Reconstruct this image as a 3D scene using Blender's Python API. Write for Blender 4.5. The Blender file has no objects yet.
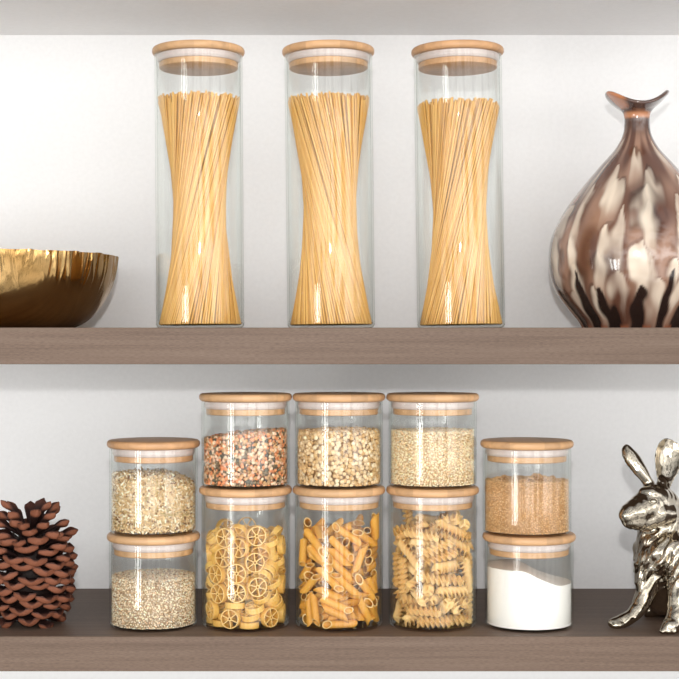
import bpy, bmesh, math, random
import numpy as np
from mathutils import Vector, Matrix, Quaternion, noise

C = bpy.context.scene.collection
SC = bpy.context.scene
PI = math.pi
R = math.radians

# ------------------------------------------------------------------ camera, world, lights, exposure
F_PX, CAM_D, EYE_Z, HOR = 1500.0, 1.667, 1.3239, 345.0
cam = bpy.data.objects.new('camera', bpy.data.cameras.new('camera'))
C.objects.link(cam); SC.camera = cam
cam.data.sensor_width = 36.0
cam.data.lens = F_PX / 679.0 * 36.0
cam.data.shift_y = (HOR - 339.5) / 679.0
cam.location = (0, -CAM_D, EYE_Z)
cam.rotation_euler = (R(90), 0, 0)
cam.data.clip_start = 0.02

SC.view_settings.view_transform = 'Standard'
SC.view_settings.look = 'None'
SC.view_settings.gamma = 1.0
SC.view_settings.use_curve_mapping = False
SC.view_settings.exposure = 0.04
SC.cycles.transparent_max_bounces = 40
SC.cycles.max_bounces = 10
SC.cycles.sample_clamp_indirect = 4.0


class N:
    """small helper for writing node trees"""
    def __init__(self, tree):
        self.t = tree
        self.t.nodes.clear()
    def __call__(self, kind, **kw):
        n = self.t.nodes.new(kind)
        for k, v in kw.items():
            if k.startswith('i_'):
                n.inputs[k[2:].replace('_', ' ')].default_value = v
            else:
                setattr(n, k, v)
        return n
    def link(self, a, b):
        self.t.links.new(a, b)
    def math(self, op, a, b=None, c=None, clamp=False):
        n = self.t.nodes.new('ShaderNodeMath'); n.operation = op; n.use_clamp = clamp
        for i, v in enumerate((a, b, c)):
            if v is None: continue
            if isinstance(v, (int, float)): n.inputs[i].default_value = v
            else: self.link(v, n.inputs[i])
        return n.outputs[0]
    def ramp(self, fac, stops, mode='LINEAR'):
        n = self.t.nodes.new('ShaderNodeValToRGB')
        n.color_ramp.interpolation = mode
        els = n.color_ramp.elements
        while len(els) < len(stops): els.new(0.5)
        for e, (p, c) in zip(els, stops):
            e.position = p
            e.color = (c[0], c[1], c[2], 1) if len(c) == 3 else c
        self.link(fac, n.inputs[0])
        return n.outputs[0]
    def mixc(self, fac, a, b, blend='MIX'):
        n = self.t.nodes.new('ShaderNodeMix'); n.data_type = 'RGBA'; n.blend_type = blend
        for i, v in ((0, fac), (6, a), (7, b)):
            if isinstance(v, (int, float)): n.inputs[i].default_value = v
            elif isinstance(v, tuple): n.inputs[i].default_value = (*v[:3], 1)
            else: self.link(v, n.inputs[i])
        return n.outputs[2]


# world light for the unseen room: bright band ahead shaped to even out the wall, darker floor, sides and ceiling
W = bpy.data.worlds.new('room_light'); SC.world = W; W.use_nodes = True
n = N(W.node_tree)
tc = n('ShaderNodeTexCoord'); sp = n('ShaderNodeSeparateXYZ'); n.link(tc.outputs['Generated'], sp.inputs[0])
front = n.math('MULTIPLY', sp.outputs['Y'], -1.0)
fcol = n.ramp(front, [(0.0, (.35, .35, .36)), (.3, (.50, .495, .49)), (.7, (1.05, 1.05, 1.045)), (1.0, (1.33, 1.33, 1.32))])
zed = n.math('MULTIPLY_ADD', sp.outputs['Z'], 0.5, 0.5)
zcol = n.ramp(zed, [(0.0, (.20, .18, .16)), (.25, (.62, .61, .60)), (.42, (.75, .745, .735)), (.465, (1.6, 1.6, 1.59)), (.555, (1.6, 1.6, 1.59)), (.62, (.80, .81, .81)), (1.0, (.5, .5, .52))])
# world light raised towards the right to balance the wall against the window
across = n.math('MULTIPLY_ADD', sp.outputs['X'], 0.60, 1.0)
nz = n('ShaderNodeTexNoise'); nz.inputs['Scale'].default_value = 7.0; nz.inputs['Detail'].default_value = 3
n.link(tc.outputs['Generated'], nz.inputs['Vector'])
blot = n.ramp(nz.outputs[0], [(.40, (.16, .155, .15)), (.49, (.95, .95, .95)), (.62, (1.25, 1.25, 1.25))])
col = n.mixc(1.0, n.mixc(1.0, fcol, zcol, 'MULTIPLY'), blot, 'MULTIPLY')
cx = n('ShaderNodeCombineXYZ')
for k in range(3): n.link(across, cx.inputs[k])
col = n.mixc(1.0, col, cx.outputs[0], 'MULTIPLY')
bg = n('ShaderNodeBackground'); bg.inputs['Strength'].default_value = 1.70
n.link(col, bg.inputs['Color'])
out = n('ShaderNodeOutputWorld'); n.link(bg.outputs[0], out.inputs[0])


def light(name, kind, loc, power, color=(1, 1, 1), size=None, size_y=None, target=None, radius=None):
    d = bpy.data.lights.new(name, kind); d.energy = power; d.color = color
    if kind == 'AREA':
        d.shape = 'RECTANGLE'; d.size = size; d.size_y = size_y
    if radius is not None: d.shadow_soft_size = radius
    o = bpy.data.objects.new(name, d); C.objects.link(o); o.location = loc
    if target is not None:
        o.rotation_euler = (Vector(target) - Vector(loc)).to_track_quat('-Z', 'Y').to_euler()
    return o


# bare flash just above the camera: the crisp shelf shadows on the wall
light('camera_flash', 'POINT', (0.0, -1.69, 1.504), 36.0, (1.0, .985, .965), radius=0.022)
# tall patio window to the left behind the camera: the streaks in the glass
def window_strip(deg0, deg1, dist, z0, z1, radiance, color):
    c = (deg0 + deg1) / 2
    w = 2 * dist * math.tan(R((deg1 - deg0) / 2)); h = z1 - z0
    loc = (-math.sin(R(c)) * dist, -math.cos(R(c)) * dist + .07, (z0 + z1) / 2)
    light('window_daylight', 'AREA', loc, radiance * w * h * PI, color, w, h, (0, .07, (z0 + z1) / 2))
window_strip(25, 62, 4.25, .2, 2.35, .35, (1.0, 1.0, .95))
window_strip(29.0, 31.2, 4.0, .2, 1.12, 15.0, (1, 1, .97))
window_strip(34.0, 38.5, 4.0, .2, 1.12, 18.0, (1, 1, .97))
window_strip(42.0, 44.2, 4.0, .2, 1.12, 14.0, (1, 1, .95))


# ------------------------------------------------------------------ helpers
def P(px, py, Y):
    d = CAM_D + Y
    return Vector(((px - 339.5) / F_PX * d, Y, EYE_Z - (py - HOR) / F_PX * d))

def tag(o, label=None, cat=None, group=None, kind=None):
    if label: o['label'] = label
    if cat: o['category'] = cat
    if group: o['group'] = group
    if kind: o['kind'] = kind
    return o

def empty(name, loc, label=None, cat=None, group=None):
    o = bpy.data.objects.new(name, None); C.objects.link(o); o.location = loc
    o.empty_display_size = .02
    return tag(o, label, cat, group)

def link_mesh(name, me, mat, parent=None, loc=None, smooth=True):
    o = bpy.data.objects.new(name, me); C.objects.link(o)
    if mat: me.materials.append(mat)
    if smooth: me.shade_smooth()
    if parent: o.parent = parent
    if loc is not None: o.location = loc
    return o

def from_bm(name, bm, mat, parent=None, loc=None, smooth=True):
    me = bpy.data.meshes.new(name); bm.normal_update(); bm.to_mesh(me); bm.free()
    return link_mesh(name, me, mat, parent, loc, smooth)

def mesh_np(name, verts, faces):
    me = bpy.data.meshes.new(name)
    me.from_pydata([tuple(v) for v in verts], [], [tuple(f) for f in faces])
    me.update()
    return me

def sharp(o, deg=35):
    o.data.set_sharp_from_angle(angle=R(deg))

def lathe_bm(profile, n=96, fr=None, uv=True):
    """profile: list of (r, z); fr(theta, i, r, z) may move a vertex"""
    bm = bmesh.new(); rings = []
    lay = bm.loops.layers.uv.new('UVMap')
    tot = [0]
    for a, b in zip(profile, profile[1:]): tot.append(tot[-1] + math.hypot(b[0]-a[0], b[1]-a[1]))
    for i, (r, z) in enumerate(profile):
        if r < 1e-7:
            rings.append([bm.verts.new((0, 0, z))]); continue
        ring = []
        for k in range(n):
            t = 2 * PI * k / n
            rr, zz = (r, z) if fr is None else fr(t, i, r, z)
            ring.append(bm.verts.new((rr * math.cos(t), rr * math.sin(t), zz)))
        rings.append(ring)
    for i in range(len(rings) - 1):
        A, B = rings[i], rings[i+1]
        for k in range(n):
            k2 = (k + 1) % n
            if len(A) == 1 and len(B) == 1: continue
            if len(A) == 1: vs, uvs = (A[0], B[k2], B[k]), ((k, i), (k+1, i+1), (k, i+1))
            elif len(B) == 1: vs, uvs = (A[k], A[k2], B[0]), ((k, i), (k+1, i), (k, i+1))
            else: vs, uvs = (A[k], A[k2], B[k2], B[k]), ((k, i), (k+1, i), (k+1, i+1), (k, i+1))
            f = bm.faces.new(vs)
            for l, (u, v) in zip(f.loops, uvs): l[lay].uv = (u / n, tot[v] / tot[-1])
    bmesh.ops.recalc_face_normals(bm, faces=bm.faces)
    return bm

def arc(cx, cz, r, a0, a1, n=6):
    return [(cx + r * math.cos(R(a0 + (a1 - a0) * i / n)), cz + r * math.sin(R(a0 + (a1 - a0) * i / n))) for i in range(n + 1)]

def box_bm(x0, x1, y0, y1, z0, z1, bevel=0.0, seg=2):
    bm = bmesh.new(); bmesh.ops.create_cube(bm, size=1)
    for v in bm.verts:
        v.co = Vector(((x0+x1)/2 + v.co.x*(x1-x0), (y0+y1)/2 + v.co.y*(y1-y0), (z0+z1)/2 + v.co.z*(z1-z0)))
    if bevel: bmesh.ops.bevel(bm, geom=bm.edges[:], offset=bevel, segments=seg, profile=.5, affect='EDGES')
    return bm

def set_color(me, cols, name='tone'):
    a = me.color_attributes.new(name, 'FLOAT_COLOR', 'POINT')
    c = np.ones((len(me.vertices), 4), dtype=np.float32); c[:, :3] = cols
    a.data.foreach_set('color', c.ravel())


# ------------------------------------------------------------------ materials
def new_mat(name):
    m = bpy.data.materials.new(name); m.use_nodes = True
    n = N(m.node_tree)
    b = n('ShaderNodeBsdfPrincipled'); o = n('ShaderNodeOutputMaterial'); n.link(b.outputs[0], o.inputs[0])
    return m, n, b, o

def mat_wall(v=.795):
    m, n, b, o = new_mat('painted_wall')
    tc = n('ShaderNodeTexCoord'); z = n('ShaderNodeTexNoise'); z.inputs['Scale'].default_value = 180
    n.link(tc.outputs['Object'], z.inputs['Vector'])
    n.link(n.ramp(z.outputs[0], [(.3, (v, v, v + .005)), (.7, (v + .03, v + .03, v + .035))]), b.inputs['Base Color'])
    bp = n('ShaderNodeBump'); bp.inputs['Strength'].default_value = .05; n.link(z.outputs[0], bp.inputs['Height'])
    n.link(bp.outputs[0], b.inputs['Normal'])
    b.inputs['Roughness'].default_value = .8; b.inputs['Specular IOR Level'].default_value = .2
    return m

def mat_laminate():
    m, n, b, o = new_mat('taupe_oak_laminate')
    tc = n('ShaderNodeTexCoord')
    mp = n('ShaderNodeMapping'); mp.inputs['Scale'].default_value = (1.6, 60, 70); n.link(tc.outputs['Object'], mp.inputs[0])
    a = n('ShaderNodeTexNoise'); a.inputs['Scale'].default_value = 2.2; a.inputs['Detail'].default_value = 8; a.inputs['Roughness'].default_value = .62
    a.inputs['Distortion'].default_value = .6
    n.link(mp.outputs[0], a.inputs['Vector'])
    mp2 = n('ShaderNodeMapping'); mp2.inputs['Scale'].default_value = (60, 500, 500); n.link(tc.outputs['Object'], mp2.inputs[0])
    f = n('ShaderNodeTexNoise'); f.inputs['Scale'].default_value = 3; f.inputs['Detail'].default_value = 3; n.link(mp2.outputs[0], f.inputs['Vector'])
    c1 = n.ramp(a.outputs[0], [(.25, (.116, .075, .053)), (.5, (.153, .102, .074)), (.75, (.185, .128, .095))])
    c2 = n.ramp(f.outputs[0], [(.35, (.80, .79, .78)), (.6, (1.06, 1.06, 1.06))])
    n.link(n.mixc(1.0, c1, c2, 'MULTIPLY'), b.inputs['Base Color'])
    b.inputs['Roughness'].default_value = .55; b.inputs['Specular IOR Level'].default_value = .3
    bp = n('ShaderNodeBump'); bp.inputs['Strength'].default_value = .12; bp.inputs['Distance'].default_value = .001
    n.link(f.outputs[0], bp.inputs['Height']); n.link(bp.outputs[0], b.inputs['Normal'])
    return m

def mat_bamboo(name, tint, offset):
    m, n, b, o = new_mat(name)
    tc = n('ShaderNodeTexCoord')
    mp = n('ShaderNodeMapping'); mp.inputs['Scale'].default_value = (9, 150, 90); mp.inputs['Location'].default_value = offset
    n.link(tc.outputs['Object'], mp.inputs[0])
    a = n('ShaderNodeTexNoise'); a.inputs['Scale'].default_value = 1.4; a.inputs['Detail'].default_value = 4; n.link(mp.outputs[0], a.inputs['Vector'])
    sep = n('ShaderNodeSeparateXYZ'); n.link(tc.outputs['Object'], sep.inputs[0])
    st = n.math('FLOOR', n.math('MULTIPLY_ADD', sep.outputs['X'], 52.0, offset[0]))
    wn = n('ShaderNodeTexWhiteNoise'); wn.noise_dimensions = '1D'; n.link(st, wn.inputs['W'])
    c1 = n.ramp(a.outputs[0], [(.25, (.80, .78, .74)), (.7, (1.08, 1.07, 1.05))])
    c2 = n.ramp(wn.outputs['Value'], [(0, tuple(t * .86 for t in tint)), (1, tuple(t * 1.08 for t in tint))])
    n.link(n.mixc(1.0, c2, c1, 'MULTIPLY'), b.inputs['Base Color'])
    b.inputs['Roughness'].default_value = .42
    return m

def mat_gasket():
    m, n, b, o = new_mat('clear_silicone')
    b.inputs['Base Color'].default_value = (.62, .53, .50, 1); b.inputs['Roughness'].default_value = .35
    b.inputs['Subsurface Weight'].default_value = .3; b.inputs['Subsurface Radius'].default_value = (.004, .003, .003)
    return m

def mat_glass():
    m = bpy.data.materials.new('clear_borosilicate_glass'); m.use_nodes = True
    n = N(m.node_tree); o = n('ShaderNodeOutputMaterial')
    g = n('ShaderNodeNewGeometry')
    ior = n.math('ADD', n.math('MULTIPLY', n.math('SUBTRACT', 1.0, g.outputs['Backfacing']), 1.41), n.math('MULTIPLY', g.outputs['Backfacing'], 1 / 1.41))
    fr = n('ShaderNodeFresnel'); n.link(ior, fr.inputs['IOR'])
    lw = n('ShaderNodeLayerWeight'); lw.inputs['Blend'].default_value = .5
    tint = n.ramp(lw.outputs['Facing'], [(0.0, (.992, .996, .993)), (.76, (.97, .978, .971)), (.90, (.84, .86, .84)), (1.0, (.30, .33, .30))])
    tr = n('ShaderNodeBsdfTransparent'); n.link(tint, tr.inputs['Color'])
    gl = n('ShaderNodeBsdfGlossy'); gl.inputs['Roughness'].default_value = 0.0; gl.inputs['Color'].default_value = (.97, .99, .97, 1)
    mx = n('ShaderNodeMixShader'); n.link(fr.outputs[0], mx.inputs[0]); n.link(tr.outputs[0], mx.inputs[1]); n.link(gl.outputs[0], mx.inputs[2])
    n.link(mx.outputs[0], o.inputs[0])
    return m

def mat_tone(name, rough=.6, spec=.4, attr='tone', bump=None, sss=0.0):
    """colour comes from the per-grain tone stored with the mesh"""
    m, n, b, o = new_mat(name)
    a = n('ShaderNodeAttribute'); a.attribute_name = attr
    n.link(a.outputs['Color'], b.inputs['Base Color'])
    b.inputs['Roughness'].default_value = rough; b.inputs['Specular IOR Level'].default_value = spec
    if sss:
        b.inputs['Subsurface Weight'].default_value = sss; b.inputs['Subsurface Radius'].default_value = (.003, .002, .001)
    if bump:
        tc = n('ShaderNodeTexCoord'); z = n('ShaderNodeTexNoise'); z.inputs['Scale'].default_value = bump[0]; z.inputs['Detail'].default_value = 4
        n.link(tc.outputs['Object'], z.inputs['Vector'])
        bp = n('ShaderNodeBump'); bp.inputs['Strength'].default_value = bump[1]; bp.inputs['Distance'].default_value = .001
        n.link(z.outputs[0], bp.inputs['Height']); n.link(bp.outputs[0], b.inputs['Normal'])
    return m

def mat_pasta(name, lo, hi, scale=240, rough=.45):
    m, n, b, o = new_mat(name)
    tc = n('ShaderNodeTexCoord'); oi = n('ShaderNodeObjectInfo')
    z = n('ShaderNodeTexNoise'); z.inputs['Scale'].default_value = scale; z.inputs['Detail'].default_value = 3
    n.link(tc.outputs['Object'], z.inputs['Vector'])
    f = n.math('ADD', n.math('MULTIPLY', z.outputs[0], .5), n.math('MULTIPLY', oi.outputs['Random'], .5))
    n.link(n.ramp(f, [(.15, lo), (.8, hi)]), b.inputs['Base Color'])
    b.inputs['Roughness'].default_value = rough; b.inputs['Specular IOR Level'].default_value = .35
    b.inputs['Subsurface Weight'].default_value = .12; b.inputs['Subsurface Radius'].default_value = (.003, .0018, .0006)
    b.inputs['Subsurface Scale'].default_value = 1.0
    return m

def mat_metal(name, c0, c1, rough, bump_scale, bump_strength, stretch=(1, 1, 1), patina=3.0):
    m, n, b, o = new_mat(name)
    tc = n('ShaderNodeTexCoord')
    z = n('ShaderNodeTexNoise'); z.inputs['Scale'].default_value = patina / .1; z.inputs['Detail'].default_value = 4; n.link(tc.outputs['Object'], z.inputs['Vector'])
    n.link(n.ramp(z.outputs[0], [(.3, c0), (.7, c1)]), b.inputs['Base Color'])
    b.inputs['Metallic'].default_value = 1.0; b.inputs['Roughness'].default_value = rough
    mp = n('ShaderNodeMapping'); mp.inputs['Scale'].default_value = stretch; n.link(tc.outputs['Object'], mp.inputs[0])
    f = n('ShaderNodeTexNoise'); f.inputs['Scale'].default_value = bump_scale; f.inputs['Detail'].default_value = 3; n.link(mp.outputs[0], f.inputs['Vector'])
    bp = n('ShaderNodeBump'); bp.inputs['Strength'].default_value = bump_strength; bp.inputs['Distance'].default_value = .003
    n.link(f.outputs[0], bp.inputs['Height']); n.link(bp.outputs[0], b.inputs['Normal'])
    return m

M_WALL, M_LAM, M_GASKET, M_GLASS = mat_wall(), mat_laminate(), mat_gasket(), mat_glass()
BAMBOO = [mat_bamboo('bamboo_wood', (.64, .385, .20), (0, 0, 0)), mat_bamboo('bamboo_wood', (.61, .36, .185), (3.3, 1.2, .4)),
          mat_bamboo('bamboo_wood', (.57, .32, .16), (7.1, 2.2, .9))]

# ------------------------------------------------------------------ wall and shelves
WALL_Y = .328
wall = from_bm('wall_back', box_bm(-1.6, 1.6, WALL_Y, WALL_Y + .1, .3, 2.5), M_WALL, smooth=False); tag(wall, kind='structure')
SHELF_LOW, SHELF_UP = 1.0, 1.3433
def shelf(top, thick, label):
    o = from_bm('shelf', box_bm(-1.3, 1.3, 0, WALL_Y, top - thick, top, .0008), M_LAM, smooth=False)
    return tag(o, label, 'shelf')
shelf(SHELF_LOW, .0389, 'lower taupe wood shelf carrying the short jars, pine cone and rabbit')
shelf(SHELF_UP, .0408, 'upper taupe wood shelf carrying the tall spaghetti jars, bowl and vase')
tag(from_bm('ceiling', box_bm(-1.6, 1.6, -.02, WALL_Y, 1.736, 1.80, .001), mat_wall(.90), smooth=False), kind='structure')   # white underside of the cabinet top

# ------------------------------------------------------------------ jars
JR, JW, BASE = .0508, .0022, .0032     # outer radius, wall, base thickness
RI = JR - JW
def jar_tree(x, y, z, total, label, group, lean=0.0, wood=0, turn=0.0):
    root = empty('glass_jar', (x, y, z), label, 'jar', group)
    root.rotation_euler = (0, lean, 0)
    H = total - .0088
    rc = .0055
    prof = [(0, 0), (JR - rc, 0)] + arc(JR - rc, rc, rc, -90, 0, 5)[1:] + [(JR, H * .33), (JR, H * .66), (JR, H - .0008), (JR - .0008, H), (RI + .0006, H), (RI, H - .0008),
            (RI, H * .66), (RI, H * .33), (RI, BASE + .004)] + arc(RI - .004, BASE + .004, .004, 0, -90, 4)[1:] + [(0, BASE)]
    g = from_bm('glass_body', lathe_bm(prof, 96), M_GLASS, root); sharp(g, 40)
    # bamboo lid disc with rounded edge, plug below it and silicone ring round the plug
    LR, er = .0536, .0039
    prof = [(0, H), (LR - er, H)] + arc(LR - er, H + er, er, -90, 0, 5)[1:] + arc(LR - er, total - er, er, 0, 90, 5) + [(0, total)]
    lid = from_bm('lid', lathe_bm(prof, 96), BAMBOO[wood], root); sharp(lid, 50)
    prof = [(0, H + .001), (.0447, H + .001), (.0451, H - .0088), (.0455, H - .0091), (.0455, H - .0148), (.0445, H - .0156), (0, H - .0156)]
    plug = from_bm('plug', lathe_bm(prof, 96), BAMBOO[wood], lid); sharp(plug, 40)
    pr = [(r + .0015, z) for r, z in [(.0434, H - .0004), (.0462, H - .0004), (.0466, H - .0012), (.0462, H - .0022), (.0458, H - .0035), (.0466, H - .0050), (.0460, H - .0062), (.0454, H - .0076), (.0446, H - .0087), (.0434, H - .0087), (.0434, H - .0004)]]
    from_bm('gasket', lathe_bm(pr, 96), M_GASKET, lid)
    return root

YC = .0740
def jx(px, y=YC): return (px - 339.5) / F_PX * (CAM_D + y)
TALL_H, MID_H, SHORT_H = .3250, .1610, .1072
TALL = [(200.4, .0070, 'leftmost of the three tall glass jars of spaghetti on the upper shelf'),
        (331.3, .0110, 'middle of the three tall glass jars of spaghetti on the upper shelf'),
        (461.2, .0135, 'rightmost of the three tall glass jars of spaghetti, nearest the vase')]
G1, G2 = 'tall spaghetti jars on the upper shelf', 'stacked glass jars on the lower shelf'
tall_roots = [jar_tree(jx(px), YC, SHELF_UP, TALL_H, lab, G1, -ln, i % 3, i * 1.1) for i, (px, ln, lab) in enumerate(TALL)]
COLS = {'a': 153.6, 'b': 245.6, 'c': 338.9, 'd': 432.6, 'e': 529.0}
YCOL = {'a': .0690, 'b': .0680, 'c': .0680, 'd': .0680, 'e': .0670}
JARS = {  # column, level: (z, height, label, lid wood)
 'a0': (SHELF_LOW, SHORT_H, 'short glass jar of pale quinoa, lower jar of the left stack', 0),
 'a1': (SHELF_LOW + SHORT_H, SHORT_H, 'short glass jar of oat groats, top of the left stack', 2),
 'b0': (SHELF_LOW, MID_H, 'glass jar of yellow cartwheel pasta under the jar of mixed lentils', 1),
 'b1': (SHELF_LOW + MID_H, SHORT_H, 'short glass jar of mixed orange lentils on the cartwheel pasta jar', 0),
 'c0': (SHELF_LOW, MID_H, 'glass jar of penne pasta in the centre of the lower shelf', 0),
 'c1': (SHELF_LOW + MID_H, SHORT_H, 'short glass jar of beige split peas on the penne jar', 1),
 'd0': (SHELF_LOW, MID_H, 'glass jar of spiral fusilli pasta under the couscous jar', 1),
 'd1': (SHELF_LOW + MID_H, SHORT_H, 'short glass jar of pale couscous on the fusilli jar', 0),
 'e0': (SHELF_LOW, SHORT_H, 'short glass jar of white flour, lower jar of the right stack', 1),
 'e1': (SHELF_LOW + SHORT_H, SHORT_H, 'short glass jar of brown sugar, top of the right stack', 1)}
jar_xyz = {}
for i, (k, (z, h, lab, wd)) in enumerate(JARS.items()):
    y = YCOL[k[0]]; x = jx(COLS[k[0]], y) 
    if k == 'e1': x -= .0025
    jar_xyz[k] = (x, y, z)
    jar_tree(x, y, z, h, lab, G2, 0, wd, i * .9)

# ------------------------------------------------------------------ spaghetti: straight strands, twisted at the waist
def spaghetti(root, sign, twist_deg, where, seed, length):
    rnd = random.Random(seed)
    RS = .00120
    base = root.matrix_basis.copy() if False else Matrix.LocRotScale(root.location, root.rotation_euler, None)
    z0 = BASE + .0012
    mat = M_SPAG
    def strand_ends(rad, th, tw, h):
        b = Vector((rad * math.cos(th), rad * math.sin(th), z0))
        t = Vector((rad * math.cos(th + tw), rad * math.sin(th + tw), z0 + h))
        return b, t
    rings = [(.0470, 92), (.0447, 86), (.0422, 80), (.0392, 72), (.0355, 62), (.031, 52), (.026, 42), (.020, 32), (.012, 18)]
    strands = []
    for ri, (rad, cnt) in enumerate(rings):
        for k in range(cnt):
            th = 2 * PI * (k + .5 * (ri % 2)) / cnt + rnd.uniform(-.02, .02)
            tw = sign * R(twist_deg + rnd.gauss(0, 2.2))
            rr = rad - abs(rnd.gauss(0, .0006))
            h = length + rnd.uniform(-.004, .0035)
            if rnd.random() < .06: h += rnd.uniform(-.012, .003)
            strands.append((ri,) + strand_ends(rr, th, tw, h))
    # strands facing the room are the ones that show largest
    def score(s):
        mid = (s[1] + s[2]) / 2
        return s[0] * .02 + (mid.y + .3 * s[2].y + .3 * s[1].y) * .6
    order = sorted(range(len(strands)), key=lambda i: score(strands[i]))
    indiv = set(order[:100])
    me = SPAG_MESH
    rest = bmesh.new()
    for i, (ri, b, t) in enumerate(strands):
        v = t - b; L = v.length
        q = Vector((0, 0, 1)).rotation_difference(v.normalized())
        if i in indiv:
            o = bpy.data.objects.new('spaghetti_strand', me); C.objects.link(o)
            o.matrix_basis = base @ Matrix.LocRotScale(b, q, (1, 1, L))
            tag(o, 'dry spaghetti strand standing twisted in the ' + where, 'spaghetti', 'spaghetti strands in the ' + where)
        else:
            mtx = Matrix.LocRotScale(b, q, (1, 1, L))
            bmesh.ops.create_cone(rest, cap_ends=True, segments=6, radius1=RS, radius2=RS, depth=1, matrix=mtx @ Matrix.Translation((0, 0, .5)))
    o = from_bm('spaghetti_bundle', rest, mat); o.matrix_basis = base
    sharp(o, 50)
    tag(o, 'inner bundle of spaghetti behind the front strands in the ' + where, 'spaghetti', None, 'stuff')

M_SPAG = mat_pasta('spaghetti_dough', (.60, .30, .068), (.82, .50, .16), 8, .4)
bm = bmesh.new(); bmesh.ops.create_cone(bm, cap_ends=True, segments=8, radius1=.00120, radius2=.00120, depth=1, matrix=Matrix.Translation((0, 0, .5)))
SPAG_MESH = bpy.data.meshes.new('spaghetti_strand'); bm.to_mesh(SPAG_MESH); bm.free()
SPAG_MESH.materials.append(M_SPAG); SPAG_MESH.shade_smooth(); SPAG_MESH.set_sharp_from_angle(angle=R(50))
spaghetti(tall_roots[0], 1, 104, 'leftmost tall jar', 11, .2610)
spaghetti(tall_roots[1], -1, 103, 'middle tall jar', 12, .2600)
spaghetti(tall_roots[2], 1, 102, 'rightmost tall jar', 13, .2540)

# ------------------------------------------------------------------ short pasta, poured and settled
def poured(data, key, me, name, label, cat, group):
    x, y, z = jar_xyz[key]
    for s in data.split():
        v = [int(t) for t in s.split(',')]
        o = bpy.data.objects.new(name, me); C.objects.link(o)
        o.location = (x + v[0]*1e-4, y + v[1]*1e-4, z + BASE + .0003 + v[2]*1e-4)
        o.rotation_mode = 'QUATERNION'
        o.rotation_quaternion = Quaternion([t * .01 for t in v[3:]]).normalized()
        tag(o, label, cat, group)

def wheel_mesh():
    r, h = .0112, .0068
    bm = bmesh.new()
    def tube(ro, ri, hh, n, wav=0.0):
        prof = [(ro, -hh/2 + .0004), (ro, hh/2 - .0004), (ro - .0004, hh/2), (ri + .0003, hh/2), (ri, hh/2 - .0003), (ri, -hh/2 + .0003), (ri + .0003, -hh/2), (ro - .0004, -hh/2), (ro, -hh/2 + .0004)]
        b2 = lathe_bm(prof, n, (lambda t, i, rr, zz: (rr * (1 + wav * math.cos(18 * t)), zz)) if wav else None)
        m2 = bpy.data.meshes.new('t'); b2.to_mesh(m2); b2.free(); bm.from_mesh(m2); bpy.data.meshes.remove(m2)
    tube(r, r - .0014, h, 48, .012)
    tube(.0026, .0012, h * .96, 16)
    for k in range(6):
        a = 2 * PI * k / 6
        b2 = box_bm(.0020, r - .0008, -.0006, .0006, -h * .46, h * .46, .0002, 1)
        bmesh.ops.rotate(b2, verts=b2.verts, cent=(0, 0, 0), matrix=Matrix.Rotation(a, 3, 'Z'))
        m2 = bpy.data.meshes.new('t'); b2.to_mesh(m2); b2.free(); bm.from_mesh(m2); bpy.data.meshes.remove(m2)
    me = bpy.data.meshes.new('cartwheel_pasta'); bm.to_mesh(me); bm.free(); me.shade_smooth(); me.set_sharp_from_angle(angle=R(40))
    return me

def penne_mesh():
    ro, ri, L = .0046, .0035, .0395
    n = 20; bm = bmesh.new()
    def ring(r, z, end):
        return [bm.verts.new((r * math.cos(2*PI*k/n), r * math.sin(2*PI*k/n), z + (r * math.cos(2*PI*k/n)) * 1.15 * end)) for k in range(n)]
    h = L / 2 - .0052
    rs = [ring(ro, -h, 1), ring(ro, -h * .4, .3), ring(ro, h * .4, .3), ring(ro, h, 1), ring(ri, h, 1), ring(ri, h * .4, .3), ring(ri, -h * .4, .3), ring(ri, -h, 1)]
    rs.append(rs[0])
    for A, B in zip(rs, rs[1:]):
        for k in range(n): bm.faces.new((A[k], A[(k+1) % n], B[(k+1) % n], B[k]))
    bmesh.ops.recalc_face_normals(bm, faces=bm.faces)
    me = bpy.data.meshes.new('penne_pasta'); bm.to_mesh(me); bm.free(); me.shade_smooth(); me.set_sharp_from_angle(angle=R(40))
    return me

def fusilli_mesh():
    L, seg, turns = .040, 60, 2.3
    blades = 3; bm = bmesh.new(); rings = []
    for s in range(seg + 1):
        t = s / seg; a0 = 2 * PI * turns * t; z = (t - .5) * L
        ring = []
        for b in range(blades):
            a = a0 + 2 * PI * b / blades
            ca, sa = math.cos(a), math.sin(a)
            rr = .0066 * (1 + .05 * math.sin(9 * t * PI + b * 2))
            for (u, w) in ((.0011, -.00105), (.004, -.00085), (rr - .0004, -.00075), (rr, 0), (rr - .0004, .00075), (.004, .00085)):
                lean = .0009 * (u / .0066) ** 2
                ring.append(bm.verts.new((u * ca - w * sa, u * sa + w * ca, z - lean)))
        rings.append(ring)
    n = len(rings[0])
    for A, B in zip(rings, rings[1:]):
        for k in range(n): bm.faces.new((A[k], A[(k+1) % n], B[(k+1) % n], B[k]))
    bm.faces.new(rings[0][::-1]); bm.faces.new(rings[-1])
    bmesh.ops.recalc_face_normals(bm, faces=bm.faces)
    me = bpy.data.meshes.new('fusilli_pasta'); bm.to_mesh(me); bm.free(); me.shade_smooth(); me.set_sharp_from_angle(angle=R(50))
    return me

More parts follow.
